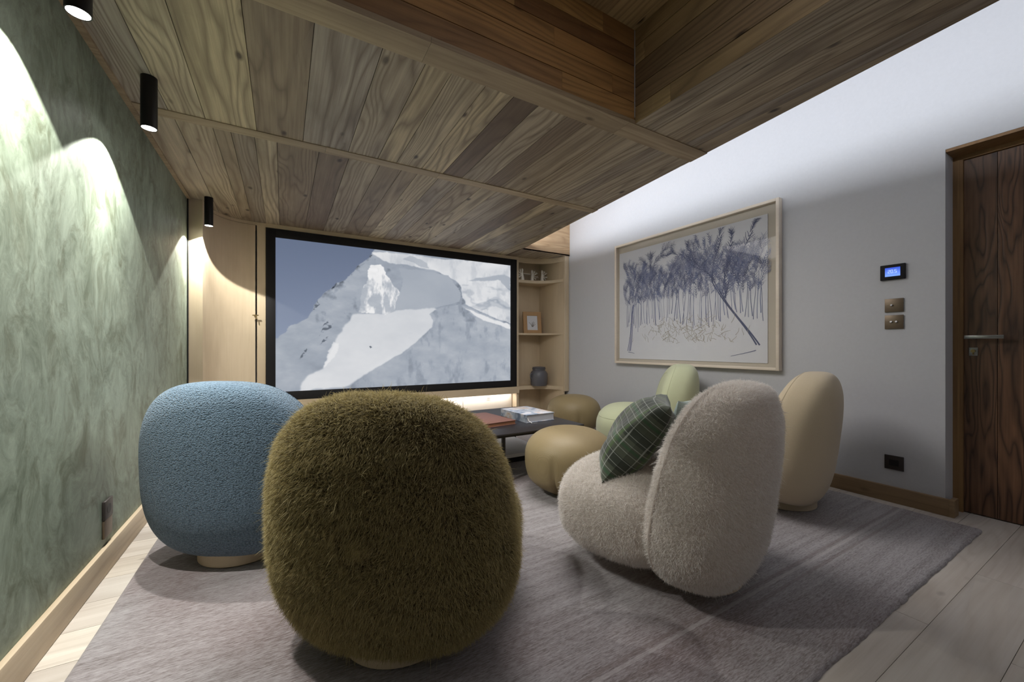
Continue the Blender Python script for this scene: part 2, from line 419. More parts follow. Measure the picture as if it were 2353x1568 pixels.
# skirting
m = MB(); m.box(XR-.022, XR, .676, 4.05, 0, .097, bev=.003); m.box(XR-.022, XR+.06, .655, .677, 0, .097, bev=.003); m.build('baseboard_right', 'skirt', kind='structure')
m = MB(); m.box(XL, XL+.02, YB, 4.0, 0, .112, bev=.004); m.build('baseboard_left', 'skirtl', kind='structure')

# ------------------------------------------------------------------ entrance door
m = MB()
for z0, z1 in ((0, 2.083),): m.box(3.40, 3.46, .655, .695, 0, 2.083); m.box(3.40, 3.46, -.36, -.32, 0, 2.083); m.box(3.40, 3.46, -.32, .655, 2.042, 2.083)
m.box(3.262, 3.40, -.36, .694, 2.067, 2.083); m.box(3.398, 3.404, .668, .676, 0, 2.06, pid=.3)
trim = m.build('trim_9', 'jamb', kind='structure')
m = MB()
ds = [-.32, -.2, -.05, .09, .2, .33, .44, .53, .655]
for a, b in zip(ds[:-1], ds[1:]): m.box(3.418, 3.455, a+.001, b-.001, .006, 2.04)
door = m.build('door_1', 'door', kind='structure')
dh = MB(); dh.tube([(3.418, .615, 1.012), (3.375, .615, 1.012)], .009, 12); dh.box(3.365, 3.378, .500, .645, 1.004, 1.024, bev=.002); dh.build('door_handle', 'steel', door)['label'] = 'brushed steel lever handle'
dh = MB(); dh.box(3.41, 3.418, .60, .634, .908, .955, bev=.001); pl = dh.build('lock_plate', 'steel', door)
dh = MB(); dh.tube([(3.412, .617, .935), (3.398, .617, .935)], .009, 12); dh.tube([(3.406, .617, .928), (3.406, .617, .915)], .003, 6); dh.build('key', 'brass', pl)

# ------------------------------------------------------------------ wall plates
th = thing('thermostat', 'small black thermostat with a lit blue screen on the white wall above the switches', 'thermostat', (XR, .916, 1.42))
m = MB(); m.box(-.016, -.0005, -.058, .058, -.047, .047, bev=.003); m.build('housing', 'velvet', th)
tm = NT('blue_display'); v = tm.coords(); sz = tm.n('ShaderNodeSeparateXYZ', Vector=v)
tm.col((0, 0, 0, 1), .3); g = tm.ramp(tm.math('ADD', tm.math('MULTIPLY', sz.outputs['Z'], 16.), .5), [(0, lin(120, 160, 245)), (1, lin(20, 60, 190))])
tm.put(tm.b.inputs['Emission Color'], g); tm.put(tm.b.inputs['Emission Strength'], 1.); M['lcd'] = tm.m
m = MB(); m.box(-.0175, -.0162, -.036, .034, -.026, .028); d = m.build('display', 'lcd', th); d['label'] = 'lit blue display'
M['digit'] = emis('display_digits', lin(190, 215, 255), 1.)
m = MB()   # 20.5 in small segments
def seg(y, on, w=.010, h=.020):
    z = .002; W = .0018
    P_ = dict(a=(y, y-w, z+h-W, z+h), g=(y, y-w, z+h/2-W/2, z+h/2+W/2), d=(y, y-w, z, z+W), f=(y, y-W, z+h/2, z+h), b=(y-w+W, y-w, z+h/2, z+h), e=(y, y-W, z, z+h/2), c=(y-w+W, y-w, z, z+h/2))
    for k in on: a_, b_, c_, d_ = P_[k]; m.box(-.0182, -.0176, a_, b_, c_-.008, d_-.008)
seg(.020, 'abged'); seg(.007, 'abcdef'); m.box(-.0182, -.0176, -.006, -.0075, -.006, -.004); seg(-.010, 'afgcd')
m.build('digits', 'digit', d)
def plate(name, label, y, z, h, btn, mat='bronze'):
    o = thing(name, label, 'light switch', (XR, y, z))
    m = MB(); m.box(-.009, -.0005, -.043, .043, -h/2, h/2, bev=.0015); m.build('cover_plate', mat, o)
    for b in btn:
        m = MB(); m.tube([(-.009, b, 0), (-.017, b, .002)], .0055, 12); m.build('toggle', 'steel', o)
    return o
plate('light_switch', 'bronze switch plate with one round toggle, directly under the black thermostat', .911, 1.215, .083, (.010,))
plate('light_switch', 'bronze switch plate with two round toggles, the lower of the pair', .911, 1.112, .085, (.012, -.012))
o = thing('wall_socket', 'dark square wall socket above the right baseboard', 'socket', (XR, .911, .244))
m = MB(); m.box(-.009, -.0005, -.044, .044, -.043, .043, bev=.0015); m.build('cover_plate', 'darkplate', o)
m = MB(); m.box(-.0096, -.0085, -.022, .022, -.018, .018); m.build('socket_insert', 'hole', o)
o = thing('wall_socket', 'tall grey double socket on the green wall above the left baseboard', 'socket', (XL, 2.345, .225))
m = MB(); m.box(.0005, .011, -.045, .045, -.002, .078, bev=.002); m.build('cover_plate', 'darkplate', o)
m = MB(); m.box(.0005, .009, -.045, .045, -.080, -.004, bev=.002); m.build('blank_plate', 'bronze', o)
m = MB(); m.tube([(.009, 0, .038), (.0118, 0, .038)], .021, 20); m.build('socket_insert', 'hole', o)

# ------------------------------------------------------------------ ceiling spotlights
lab = ['black cylinder ceiling spotlight nearest the camera, cut off by the top of the photo', 'black cylinder ceiling spotlight in the middle of the three, beside the green wall', 'black cylinder ceiling spotlight farthest away, in front of the pale curved door']
for i, y in enumerate((1.615, 2.31, 3.93)):
    o = thing('ceiling_spotlight', lab[i], 'spotlight', (-.512, y, ZC), 0, 'spotlights along the green wall')
    m = MB(); m.lathe([(.029, 0), (.029, -.225), (.026, -.225), (.026, -.222), (.001, -.222)], n=32); m.build('lamp_body', 'black', o)
    m = MB(); m.lathe([(.0255, -.2235), (.0255, -.2245), (.001, -.2245)], n=32); m.build('lens', 'lens', o)
    for nm, sz, e, bl in (('wash', 110, 42, .06), ('beam', 70, 40, 1.)):
        L = bpy.data.lights.new('spot_'+nm, 'SPOT'); L.energy = e*(1. if i else 1.); L.spot_size = R(sz); L.spot_blend = bl; L.shadow_soft_size = .012
        L.color = (1, .99, .93); lo = bpy.data.objects.new('spot_'+nm, L); COL.objects.link(lo); lo.location = (-.512, y, ZC-.232)

# ------------------------------------------------------------------ projection screen
YS = 4.48
scr = thing('projection_screen', 'large black framed screen showing a snowy mountain face, filling the far wall', 'screen', (0, YS, 0))
m = MB(); x0, x1, z0, z1 = -.141, 2.671, .435, 2.108
ix0, ix1, iz0, iz1 = -.063, 2.582, .517, 2.026
m.box(x0, ix0, -.018, .02, z0, z1, bev=.002); m.box(ix1, x1, -.018, .02, z0, z1, bev=.002); m.box(ix0, ix1, -.018, .02, iz1, z1, bev=.002); m.box(ix0, ix1, -.018, .02, z0, iz0, bev=.002)
m.build('screen_frame', 'velvet', scr)
POLY = {
'ridge': [(0.0, 0.355), (0.025, 0.392), (0.061, 0.445), (0.105, 0.499), (0.144, 0.63), (0.183, 0.68), (0.211, 0.73), (0.24, 0.75), (0.277, 0.841), (0.307, 0.902), (0.346, 0.974), (0.357, 1.005)],
'B1': [(0.337, 0.892), (0.377, 0.907), (0.4, 0.822), (0.455, 0.698), (0.437, 0.579), (0.395, 0.527), (0.29, 0.535), (0.298, 0.647), (0.32, 0.777)],
'B2': [(0.269, 0.526), (0.395, 0.535), (0.437, 0.575), (0.608, 0.598), (0.629, 0.543), (0.598, 0.455), (0.547, 0.359), (0.479, 0.256), (0.386, 0.152), (0.298, 0.084), (0.231, 0.0), (0.072, 0.0), (0.105, 0.097), (0.144, 0.14), (0.195, 0.298), (0.231, 0.422)],
'B3': [(0.346, 0.986), (0.386, 0.934), (0.451, 0.921), (0.527, 0.902), (0.629, 0.893), (0.682, 0.858), (0.73, 0.803), (0.736, 0.695), (0.764, 0.644), (0.85, 0.578), (1.01, 0.483), (1.01, 1.015)],
'D1': [(0.451, 0.888), (0.527, 0.885), (0.676, 0.875), (0.73, 0.731), (0.725, 0.658), (0.608, 0.598), (0.439, 0.58), (0.455, 0.698), (0.47, 0.783)],
'D2': [(0.588, 0.549), (0.629, 0.6), (0.736, 0.641), (0.85, 0.569), (1.01, 0.473), (1.01, -0.01), (0.231, -0.01), (0.298, .075), (0.386, 0.152), (0.479, 0.256), (0.547, 0.359), (0.608, 0.472)],
'D3': [(0.775, 0.827), (0.947, 0.852), (0.997, 0.773), (0.997, 0.889), (0.959, 0.911), (0.821, 0.861)],
'D4': [(0.786, 0.628), (0.91, 0.714), (0.997, 0.667), (0.997, 0.608), (0.91, 0.639), (0.85, 0.596)],
'D5': [(0.465, 0.957), (0.503, 0.986), (0.577, 0.954), (0.592, 0.905), (0.547, 0.914)],
'W1': [(0.195, 0.329), (0.215, 0.313), (0.191, 0.221), (0.144, 0.14)],
'W2': [(0.753, 0.607), (0.792, 0.592), (0.886, 0.533), (0.997, 0.483), (0.997, 0.444), (0.85, 0.513)],
'K1': [(0.144, 0.373), (0.159, 0.435), (0.191, 0.49), (0.215, 0.476), (0.183, 0.42), (0.159, 0.389)],
'K2': [(0.068, 0.209), (0.079, 0.239), (0.098, 0.276), (0.098, 0.246), (0.083, 0.224)],
'K3': [(0.195, 0.696), (0.211, 0.741), (0.215, 0.73), (0.207, 0.702)],
'K4': [(0.124, 0.553), (0.14, 0.622), (0.147, 0.592), (0.132, 0.553)],
'K5': [(0.147, 0.306), (0.163, 0.351), (0.183, 0.366), (0.167, 0.329)],
'K6': [(0.329, 0.294), (0.335, 0.300), (0.342, 0.29), (0.335, 0.282)],
'K7': [(0.326, 0.95), (0.342, 0.973), (0.35, 0.967), (0.335, 0.944)]}
def inside(poly, U, W):
    r = np.zeros(U.shape, bool); n = len(poly)
    for i in range(n):
        (xa, ya), (xb, yb) = poly[i], poly[(i+1) % n]
        if ya == yb: continue
        c = ((ya > W) != (yb > W)) & (U < (xb-xa)*(W-ya)/(yb-ya)+xa); r ^= c
    return r
def fbm(shape, f0, octs=5, seed=0, sx=1., sy=1., gain=.55):
    g = np.random.default_rng(seed); H_, W_ = shape; out = np.zeros(shape); amp = 1; tot = 0
    for k in range(octs):
        ny, nx = max(2, int(f0*sy*2**k)), max(2, int(f0*sx*2**k)); G = g.random((ny+2, nx+2))
        yy = np.linspace(0, ny, H_); xx = np.linspace(0, nx, W_); yi = yy.astype(int); xi = xx.astype(int)
        fy = (yy-yi)[:, None]; fx = (xx-xi)[None]; fy = fy*fy*(3-2*fy); fx = fx*fx*(3-2*fx)
        a = G[np.ix_(yi, xi)]; b = G[np.ix_(yi, xi+1)]; c = G[np.ix_(yi+1, xi)]; d_ = G[np.ix_(yi+1, xi+1)]
        out += amp*((a*(1-fx)+b*fx)*(1-fy)+(c*(1-fx)+d_*fx)*fy); tot += amp; amp *= gain
    return out/tot-.5
def blur(A, k):
    for _ in range(k):
        P_ = np.pad(A, ((1, 1), (1, 1)), 'edge'); A = (P_[:-2, 1:-1]+P_[2:, 1:-1]+P_[1:-1, :-2]+P_[1:-1, 2:]+2*A)/6
    return A
NX, NY = 620, 354
U, W = np.meshgrid(np.linspace(0, 1, NX), np.linspace(0, 1, NY))
n1 = fbm((NY, NX), 6, 5, 1); n2 = fbm((NY, NX), 6, 5, 2); n3 = fbm((NY, NX), 14, 5, 3); ns = fbm((NY, NX), 10, 5, 4, 3., .8); n4 = fbm((NY, NX), 40, 3, 5)
n5 = fbm((NY, NX), 60, 2, 6); Uw = U+n1*.03+n3*.02+n4*.008+n5*.004; Ww = W+n2*.04+fbm((NY, NX), 14, 4, 7)*.03+n4*.006
msk = lambda k, b=1: blur(inside(POLY[k], Uw, Ww).astype(float), b)
L_ = np.full((NY, NX), 168.)+n1*30+n3*26+n4*10-12*U-34*np.clip(fbm((NY, NX), 16, 4, 12, 1.6, .9)*5-.6, 0, 1)*(W > .45)
tintb = np.full((NY, NX), 12.)
def over(k, val, bl=1, a=1.):
    global L_
    mk = msk(k, bl)*a; L_ = L_*(1-mk)+val*mk
over('B3', 216+n1*26-14*np.clip((ns+.02)*6, 0, 1)+n3*20, 2)
streak = np.clip((fbm((NY, NX), 12, 4, 9, 2.2, 1.)+U*.0)*5+.25, 0, 1)
over('D1', 172+n1*14-8*(W-.6), 1)
over('B2', 214+n1*16+n4*3+n3*8-10*np.clip((W-.2)*2, 0, 1), 6)
over('B1', 232-52*np.clip((ns+.03-.25*(W-.62))*7, 0, 1)+n4*14, 1)
over('D2', 170+n1*22+n3*30+n4*8+14*(U-.6)-20*np.clip(ns*6-.5, 0, 1), 2)
over('D3', 176+n1*14, 2); over('D4', 190+n3*20, 2, .8); over('D5', 176+n3*20, 1, .8)
over('W1', 228, 2, .8); over('W2', 224, 2)
over('D2', 170, 0, 0)
# cornice folds on the right
fold = np.clip(np.sin((W+.25*U+n1*.5)*44)*1.4-.5, 0, 1)*(U > .74)*(W > .5)*(W < .8); L_ -= blur(fold, 3)*26
for k in ('K1', 'K2', 'K3', 'K4', 'K5', 'K6', 'K7'):
    mk = msk(k, 0)*np.clip((n3+fbm((NY, NX), 60, 2, 21))*6+.8, 0, 1) if k != 'K6' else inside(POLY[k], U, W)
    L_ = L_*(1-.75*mk)+80*.75*mk
rx, ry = zip(*POLY['ridge']); rid = np.interp(Uw, rx, ry); sky = (Ww > rid+n3*.02)&(U < .36)
sky = blur(sky.astype(float), 1)
near = np.clip(1-np.abs(W-rid-.0)/.03, 0, 1)*(U > .1)*(U < .33)*np.clip(n3*5+n4*5, 0, 1); L_ -= near*80*(1-sky)
skyL = np.stack([100+54*(1-W)**1.3+0*U, 112+54*(1-W)**1.3, 136+50*(1-W)**1.2], -1)
cool = np.clip((232-L_)/70, 0, 1)
RGB = np.stack([L_-9*cool, L_-1*cool, L_+10*cool+1], -1)
RGB = RGB*(1-sky[..., None])+skyL*sky[..., None]
RGB = np.clip(RGB, 0, 250)/255
LIN = np.where(RGB <= .04045, RGB/12.92, ((RGB+.055)/1.055)**2.4)
tint = np.concatenate([LIN, np.ones((NY, NX, 1))], -1).reshape(-1, 4)
Vs = np.stack([ix0+(ix1-ix0)*U, np.full_like(U, -.002), iz0+(iz1-iz0)*W], -1).reshape(-1, 3)
idx = np.arange(NX*NY).reshape(NY, NX)
FQ = np.stack([idx[:-1, :-1], idx[:-1, 1:], idx[1:, 1:], idx[1:, :-1]], -1).reshape(-1, 4)
p = mesh_np('projection_surface', Vs, FQ, 'projection', scr, tint=tint); p['label'] = 'picture of a snow covered mountain under a grey blue sky'
m = MB(); m.box(x0+.01, x1-.01, .0, .019, z0+.01, z1-.01); m.build('backing', 'hole', scr)

# ------------------------------------------------------------------ oak media wall: panels, curved door, drawers, shelves
def extr(pts, z0, z1, th):      # curved sheet standing on a plan curve
    m = MB(); n = len(pts); off = []
    for i, p in enumerate(pts):
        a = Vector(pts[max(0, i-1)]); b = Vector(pts[min(n-1, i+1)]); d = (b-a).normalized(); off.append(Vector(p)+Vector((-d.y, d.x))*th)
    vs = [(p[0], p[1], z) for z in (z0, z1) for p in pts]+[(p.x, p.y, z) for z in (z0, z1) for p in off]
    fs = []
    for i in range(n-1):
        fs += [(i, i+1, n+i+1, n+i), (2*n+i, 3*n+i, 3*n+i+1, 2*n+i+1), (n+i, n+i+1, 3*n+i+1, 3*n+i), (i, 2*n+i, 2*n+i+1, i+1)]
    fs += [(0, n, 3*n, 2*n), (n-1, 3*n-1, 4*n-1, 2*n-1)]
    return m.add(vs, fs, .3, True)
def bez(P, n=20):
    P = [Vector(p) for p in P]; o = []
    for i in range(n+1):
        t_ = i/n; o.append(tuple((1-t_)**3*P[0]+3*(1-t_)**2*t_*P[1]+3*(1-t_)*t_*t_*P[2]+t_**3*P[3]))
    return o
curve = bez([(-.563, 4.03), (-.555, 4.30), (-.47, 4.475), (-.20, 4.478)], 28)
cab = thing('curved_cupboard', 'pale oak cupboard with a tall curved door left of the screen', 'cupboard', (0, 0, 0))
m = MB(); m.box(-.652, -.563, 4.02, 4.045, 0, ZC); m.build('side_panel', 'oakz', cab)
dr = extr(curve[:28], .05, ZC-.03, .02).build('door', 'oakz', cab)
m = MB(); m.tube([(-.232, 4.475, 1.255), (-.232, 4.44, 1.258)], .007, 10); m.box(-.25, -.20, 4.437, 4.443, 1.252, 1.262); m.tube([(-.222, 4.44, 1.25), (-.218, 4.44, 1.222)], .005, 8); m.build('key', 'brass', dr)
ex = extr(curve, ZC-.027, ZC, .02); ex.build('top_rail', 'oakz', cab)
extr(curve, 0, .047, .02).build('plinth', 'oakz', cab)
m = MB(); m.box(-.215, -.145, 4.4785, 4.50, 0, ZC); m.build('frame_stile', 'oakz', cab)
m = MB(); m.box(XL, -.652, 3.998, 4.03, 0, ZC); m.box(XL, -.652, 4.03, 4.8, 0, ZC); m.build('trim_10', 'hole', kind='structure')
m = MB(); m.box(-.145, 2.71, 4.50, 4.53, .345, ZC); m.box(-.145, 2.705, 4.47, 4.50, 2.111, ZC); m.box(-.145, 2.705, 4.455, 4.50, .345, .432); m.box(2.673, 2.706, 4.474, 4.51, .435, 2.111); m.box(2.674, 2.706, 4.474, 4.62, 0, .345)
m.build('trim_11', 'oakx', kind='structure')
md = thing('low_media_cabinet', 'pale low cabinet glowing under the screen ledge, with a row of drawers', 'cabinet', (0, 0, 0))
m = MB(); m.box(-.14, 2.672, 4.60, 4.78, .0, .34); m.build('carcass', 'oakw', md)
xs = [-.13, .56, 1.26, 1.955, 2.665]
for a, b in zip(xs[:-1], xs[1:]):
    m = MB(); m.box(a+.004, b-.004, 4.58, 4.60, .04, .325, bev=.001); d = m.build('drawer', 'oakw', md)
    m = MB(); hx = (a+b)/2+.0; m.box(hx-.025, hx+.025, 4.565, 4.568, .288, .294); m.tube([(hx, 4.58, .291), (hx, 4.566, .291)], .004, 8); m.build('drawer_handle', 'brass', d)
led = MB(); led.box(-.10, 2.66, 4.535, 4.55, .338, .3445); tag(led.build('led_strip', 'ledw'), 'bright white light strip under the ledge below the screen', 'light strip')
# shelves
sh = thing('corner_shelf_unit', 'pale oak corner shelf unit with curved shelves right of the screen', 'shelf', (0, 0, 0))
m = MB(); m.box(2.706, 3.258, 4.70, 4.72, 0, ZC); m.build('back_panel', 'oakz', sh)
m = MB(); m.box(3.19, 3.21, 4.135, 4.70, 0, ZC); m.box(2.686, 2.706, 4.53, 4.70, .0, ZC); m.build('side_panel', 'oakz', sh)
m = MB(); m.box(3.19, 3.258, 4.105, 4.135, .375, ZC+.42, bev=.002); m.build('post', 'oakz', sh)
front = bez([(2.706, 4.482), (2.92, 4.478), (3.16, 4.44), (3.19, 4.14)], 20)
for z0, z1 in ((1.818, 1.856), (1.118, 1.142), (.385, .432)):
    m = MB(); m.prism([tuple(q) for q in front]+[(3.19, 4.70), (2.706, 4.70)], z0, z1); m.build('shelf', 'oakx', sh)
m = MB(); f2 = front+[(3.19, 4.17), ]
extr(front, 2.085, ZC, .018).build('pelmet', 'oakx', sh)

# shelf objects
def figurine(x, y, z, rz, label, sc=1.):
    o = thing('figurine', label, 'figurine', (x, y, z), rz, 'white figurines on the top shelf'); o.scale = (1.12,)*3
    m = MB(); m.lathe([(.026, 0), (.024, .01), (.016, .05), (.010, .085), (.008, .105), (.012, .118), (.011, .132), (.004, .145), (.001, .147)], n=20); m.build('body', 'ceramic', o)
    m = MB()
    for ang, L in ((62, .075), (32, .085), (-8, .085), (-42, .06)):
        d = Vector((math.cos(R(ang)), 0, math.sin(R(ang)))); p0 = Vector((.006, 0, .07))
        m.tube([p0, p0+d*L*.6, p0+d*L], [.005, .006, .003], 8)
        q = p0+d*L*.6; m.tube([q, q+Vector((math.cos(R(ang+35)), .2, math.sin(R(ang+35))))*.03], [.004, .003], 6)
    m.build('branch', 'ceramic', o)
    return o
figurine(2.80, 4.53, 1.856, math.pi, 'small white branching figurine left of the glass box on the top shelf')
figurine(2.975, 4.56, 1.856, -.1, 'small white branching figurine right of the glass box on the top shelf')
figurine(3.10, 4.50, 1.856, 0, 'small white branching figurine standing alone at the right end of the top shelf')
g = thing('glass_box', 'low clear glass box between two white figurines on the top shelf', 'box', (2.885, 4.58, 1.857))
m = MB()
for a in ((-.055, .055, -.03, -.027), (-.055, .055, .027, .03), (-.055, -.052, -.027, .027), (.052, .055, -.027, .027)): m.box(*a, .004, .098)
m.build('glass_wall', 'glass', g)
m = MB(); m.box(-.058, .058, -.033, .033, 0, .004); m.build('tray', 'ceramic', g)
m = MB(); m.box(-.058, .058, -.033, .033, .098, .104); m.build('lid', 'ceramic', g)
pf = thing('picture_frame', 'small kraft brown picture frame leaning on the middle shelf', 'picture frame', (2.965, 4.53, 1.143), -.25)
pf.rotation_euler = (R(-8), 0, -.25)
w, h = .13, .30
m = MB(); m.box(-w, -w+.055, -.012, .012, 0, h, bev=.002); m.box(w-.055, w, -.012, .012, 0, h, bev=.002); m.box(-w+.055, w-.055, -.012, .012, h-.055, h, bev=.002); m.box(-w+.055, w-.055, -.012, .012, 0, .045, bev=.002); m.build('frame', 'cardframe', pf)
m = MB(); m.box(-w+.05, w-.05, -.004, .006, .04, h-.05); pp = m.build('print', 'paper', pf)
m = MB()
for k in range(7):
    a = rnd.uniform(40, 140); p0 = Vector((rnd.uniform(-.01, .01), -.0055, .09)); L = rnd.uniform(.04, .08)
    m.tube([p0, p0+Vector((math.cos(R(a))*L, 0, math.sin(R(a))*L))], .002, 5)
m.build('drawn_plant', 'bronze', pp)
cr = thing('stoneware_crock', 'squat grey stoneware crock on the lowest curved shelf', 'jar', (3.0, 4.43, .433))
m = MB(); m.lathe([(.10, 0), (.112, .02), (.118, .10), (.115, .165), (.098, .195), (.085, .205), (.090, .225), (.094, .235), (.080, .236), (.078, .21), (.001, .20)], n=40); m.build('pot', 'crock', cr)
m = MB(); m.lathe([(.084, .236), (.088, .250), (.05, .256), (.001, .258)], n=40); m.build('lid', 'crock', cr)
for s_ in (-1, 1):
    m = MB(); m.tube([(s_*.112, 0, .17), (s_*.135, 0, .155), (s_*.135, 0, .12), (s_*.116, 0, .10)], .008, 8); m.build('ear', 'crock', cr)

# ------------------------------------------------------------------ framed drawing
ar = thing('framed_drawing', 'large pale oak framed drawing of slender blue grey trees on the white wall', 'picture', (XR, 2.3865, 1.43))
hy, hz = .845, .652
m = MB(); t0, t1 = -.050, -.001
m.box(t0, t1, -hy, -hy+.022, -hz, hz, bev=.002); m.box(t0, t1, hy-.022, hy, -hz, hz, bev=.002)
m.box(t0, t1, -hy+.022, hy-.022, hz-.022, hz, bev=.002); m.box(t0, t1, -hy+.022, hy-.022, -hz, -hz+.022, bev=.002); m.build('frame', 'frame', ar)
m = MB(); m.box(-.012, -.004, -hy+.022, hy-.022, -hz+.022, hz-.022); m.build('backing_board', 'mat', ar)
m = MB(); m.box(-.0175, -.0125, -.75, .80, -.60, .56); sheet = m.build('paper_sheet', 'paper', ar)
m = MB(); m.box(-.044, -.042, -hy+.020, hy-.020, -hz+.020, hz-.020); m.build('glass_pane', 'glass', ar)
# strokes: u to the viewer's right (-Y), v up
SV, SF, SC = [], [], []
def stroke(pts, w0, w1, col):
    n = len(pts); b = len(SV)
    for i, (u, v_) in enumerate(pts):
        a = pts[max(0, i-1)]; c_ = pts[min(n-1, i+1)]; dx, dy = c_[0]-a[0], c_[1]-a[1]; l = math.hypot(dx, dy) or 1
        w = (w0+(w1-w0)*i/(n-1))/2; nx, ny = -dy/l*w, dx/l*w
        for s_ in (1, -1):
            uu = min(.775, max(-.745, u+nx*s_)); vv = min(.55, max(-.59, v_+ny*s_))
            SV.append((-.0178-len(SF)*1e-7, -uu, vv)); SC.append(col)
    for i in range(n-1): SF.append((b+2*i, b+2*i+1, b+2*i+3, b+2*i+2))
blueg = [lin(112, 122, 156), lin(130, 136, 164), lin(104, 110, 140), lin(150, 154, 176), lin(140, 142, 162)]
def wob(p0, p1, n, amp):
    o = []; ph = rnd.uniform(0, 6)
    for i in range(n+1):
        q = i/n; o.append((p0[0]+(p1[0]-p0[0])*q+amp*math.sin(ph+q*5), p0[1]+(p1[1]-p0[1])*q+amp*.5*math.cos(ph+q*4)))
    return o
def branch(x, y, ang, L, w, depth, cols):
    x1, y1 = x+L*math.cos(ang), y+L*math.sin(ang); stroke(wob((x, y), (x1, y1), 6, L*.04), w, w*.65, rnd.choice(cols))
    n = 4 if depth else 0
    for i in range(1, 8):   # leaf strokes along the branch
        q = i/8; px, py = x+(x1-x)*q, y+(y1-y)*q
        for s_ in (-1, 1):
            if depth < 3 and rnd.random() < .8:
                a = ang+s_*rnd.uniform(.45, .9); l = rnd.uniform(.022, .045); stroke([(px, py), (px+l*math.cos(a), py+l*math.sin(a))], w*.6+.001, .0015, rnd.choice(cols))
    if depth > 0:
        for k in range(rnd.choice((2, 3))): branch(x+(x1-x)*rnd.uniform(.6, 1), y+(y1-y)*rnd.uniform(.6, 1), ang+rnd.uniform(-.75, .75), L*rnd.uniform(.6, .85), w*.75, depth-1, cols)
for k in range(64):      # forest of thin trunks
    x = -.70+k*.0225+rnd.uniform(-.008, .008); c_ = rnd.choice(blueg); yb = -.23+rnd.uniform(-.05, .05)-.04*math.sin(k*.2); yt = .05+rnd.uniform(-.04, .1)
    stroke(wob((x, yb), (x+rnd.uniform(-.03, .03), yt), 10, .004), rnd.uniform(.004, .008), .003, c_)
    if k % 2 == 0: branch(x, yt-.04, math.pi/2+rnd.uniform(-.3, .3), .13+.05*(k/64), .005, 2, blueg[3:] if rnd.random() < .4 else blueg)
dk = [lin(88, 94, 120), lin(98, 104, 132), lin(108, 112, 140)]
for off in (0, .02): stroke(wob((.66+off, -.46), (.30+off*.5, .10), 14, .012), .012, .009, dk[0])
for p0, p1 in (((.30, .10), (.10, .38)), ((.30, .10), (.36, .48)), ((.40, -.05), (.46, .40)), ((.40, -.05), (.62, .45)), ((.24, .20), (-.05, .40))):
    stroke(wob(p0, p1, 12, .02), .010, .006, dk[0])
    for k in range(16):
        q = k/16; px, py = p0[0]+(p1[0]-p0[0])*q, p0[1]+(p1[1]-p0[1])*q; a = math.atan2(p1[1]-p0[1], p1[0]-p0[0])
        for s_ in (-1, 1): 
            l = rnd.uniform(.04, .075); aa = a+s_*.6; stroke(wob((px, py), (px+l*math.cos(aa), py+l*math.sin(aa)), 4, .003), .006, .003, rnd.choice(dk))
    branch(p1[0], p1[1], math.atan2(p1[1]-p0[1], p1[0]-p0[0]), .08, .006, 1, dk)
for off in (0, .018, .036): stroke(wob((-.68+off, -.52), (-.60+off*.4, -.02), 14, .008), .008, .005, lin(92, 98, 140))
branch(-.60, -.04, 1.3, .22, .007, 3, blueg[:2]); branch(-.58, -.04, .8, .2, .007, 3, blueg[:2]); branch(-.45, .05, 1.1, .25, .007, 3, dk)
stroke(wob((.66, -.50), (.46, -.55), 6, .004), .006, .003, dk[2]); stroke(wob((-.67, -.53), (-.58, -.54), 5, .004), .006, .003, dk[2])
for k in range(430):     # dense twigs of the canopy
    x = rnd.uniform(-.72, .72); top = .40+.10*math.sin(x*7+.6)+.06*x; y_ = rnd.uniform(.02, top)-.05
    a = math.pi/2+rnd.uniform(-.8, .8); l = rnd.uniform(.06, .13); c_ = rnd.choice(blueg if rnd.random() < .75 else dk)
    stroke(wob((x, y_), (x+l*math.cos(a), y_+l*math.sin(a)), 5, .004), .0045, .002, c_)
    for i in range(1, 5):
        px, py = x+l*math.cos(a)*i/5, y_+l*math.sin(a)*i/5
        for s_ in (-1, 1): q = a+s_*.65; stroke([(px, py), (px+.026*math.cos(q), py+.026*math.sin(q))], .0045, .002, c_)
for k in range(170):    # pale undergrowth
    x, y_ = rnd.gauss(0, .24), rnd.uniform(-.44, -.22); a = rnd.uniform(.2, 2.9); l = rnd.uniform(.03, .09)
    stroke(wob((x, y_), (x+l*math.cos(a), y_+l*math.sin(a)), 5, .006), .0035, .002, lin(172, 166, 154))
mesh_np('tree_strokes', SV, SF, 'ink', sheet, tint=SC)

# ------------------------------------------------------------------ rug
def edged(a, b, n): return np.concatenate([[a, a+.002, a+.006, a+.012], np.linspace(a+.018, b-.018, n), [b-.012, b-.006, b-.002, b]])
gx = edged(-.54, 3.135, 620); gy = edged(.535, 3.95, 420); NXr, NYr = len(gx), len(gy); GX, GY = np.meshgrid(gx, gy)
ed = np.minimum.reduce([GX-gx[0], gx[-1]-GX, GY-gy[0], gy[-1]-GY]); prof = np.clip(ed/.012, 0, 1)**.5
H_ = .001+prof*(.0125+.0010*nrng.random((NYr, NXr))+.003*fbm((NYr, NXr), 8, 5, 33, .5, 4.))
wobx = fbm((NYr, NXr), 40, 4, 31, .1, 1.)*.012; woby = fbm((NYr, NXr), 46, 4, 32, 1., .1)*.014
near_ = np.clip(1-ed/.03, 0, 1)
GX2 = GX+near_*wobx*(GX > 1); GY2 = GY+near_*woby
Vr = np.stack([GX2, GY2, H_], -1).reshape(-1, 3); ir = np.arange(NXr*NYr).reshape(NYr, NXr)
Fr = np.stack([ir[:-1, :-1], ir[:-1, 1:], ir[1:, 1:], ir[1:, :-1]], -1).reshape(-1, 4)
rug = mesh_np('rug', Vr, Fr, 'rug', smooth=True); tag(rug, 'large grey and mauve woven rug under all the chairs', 'rug')

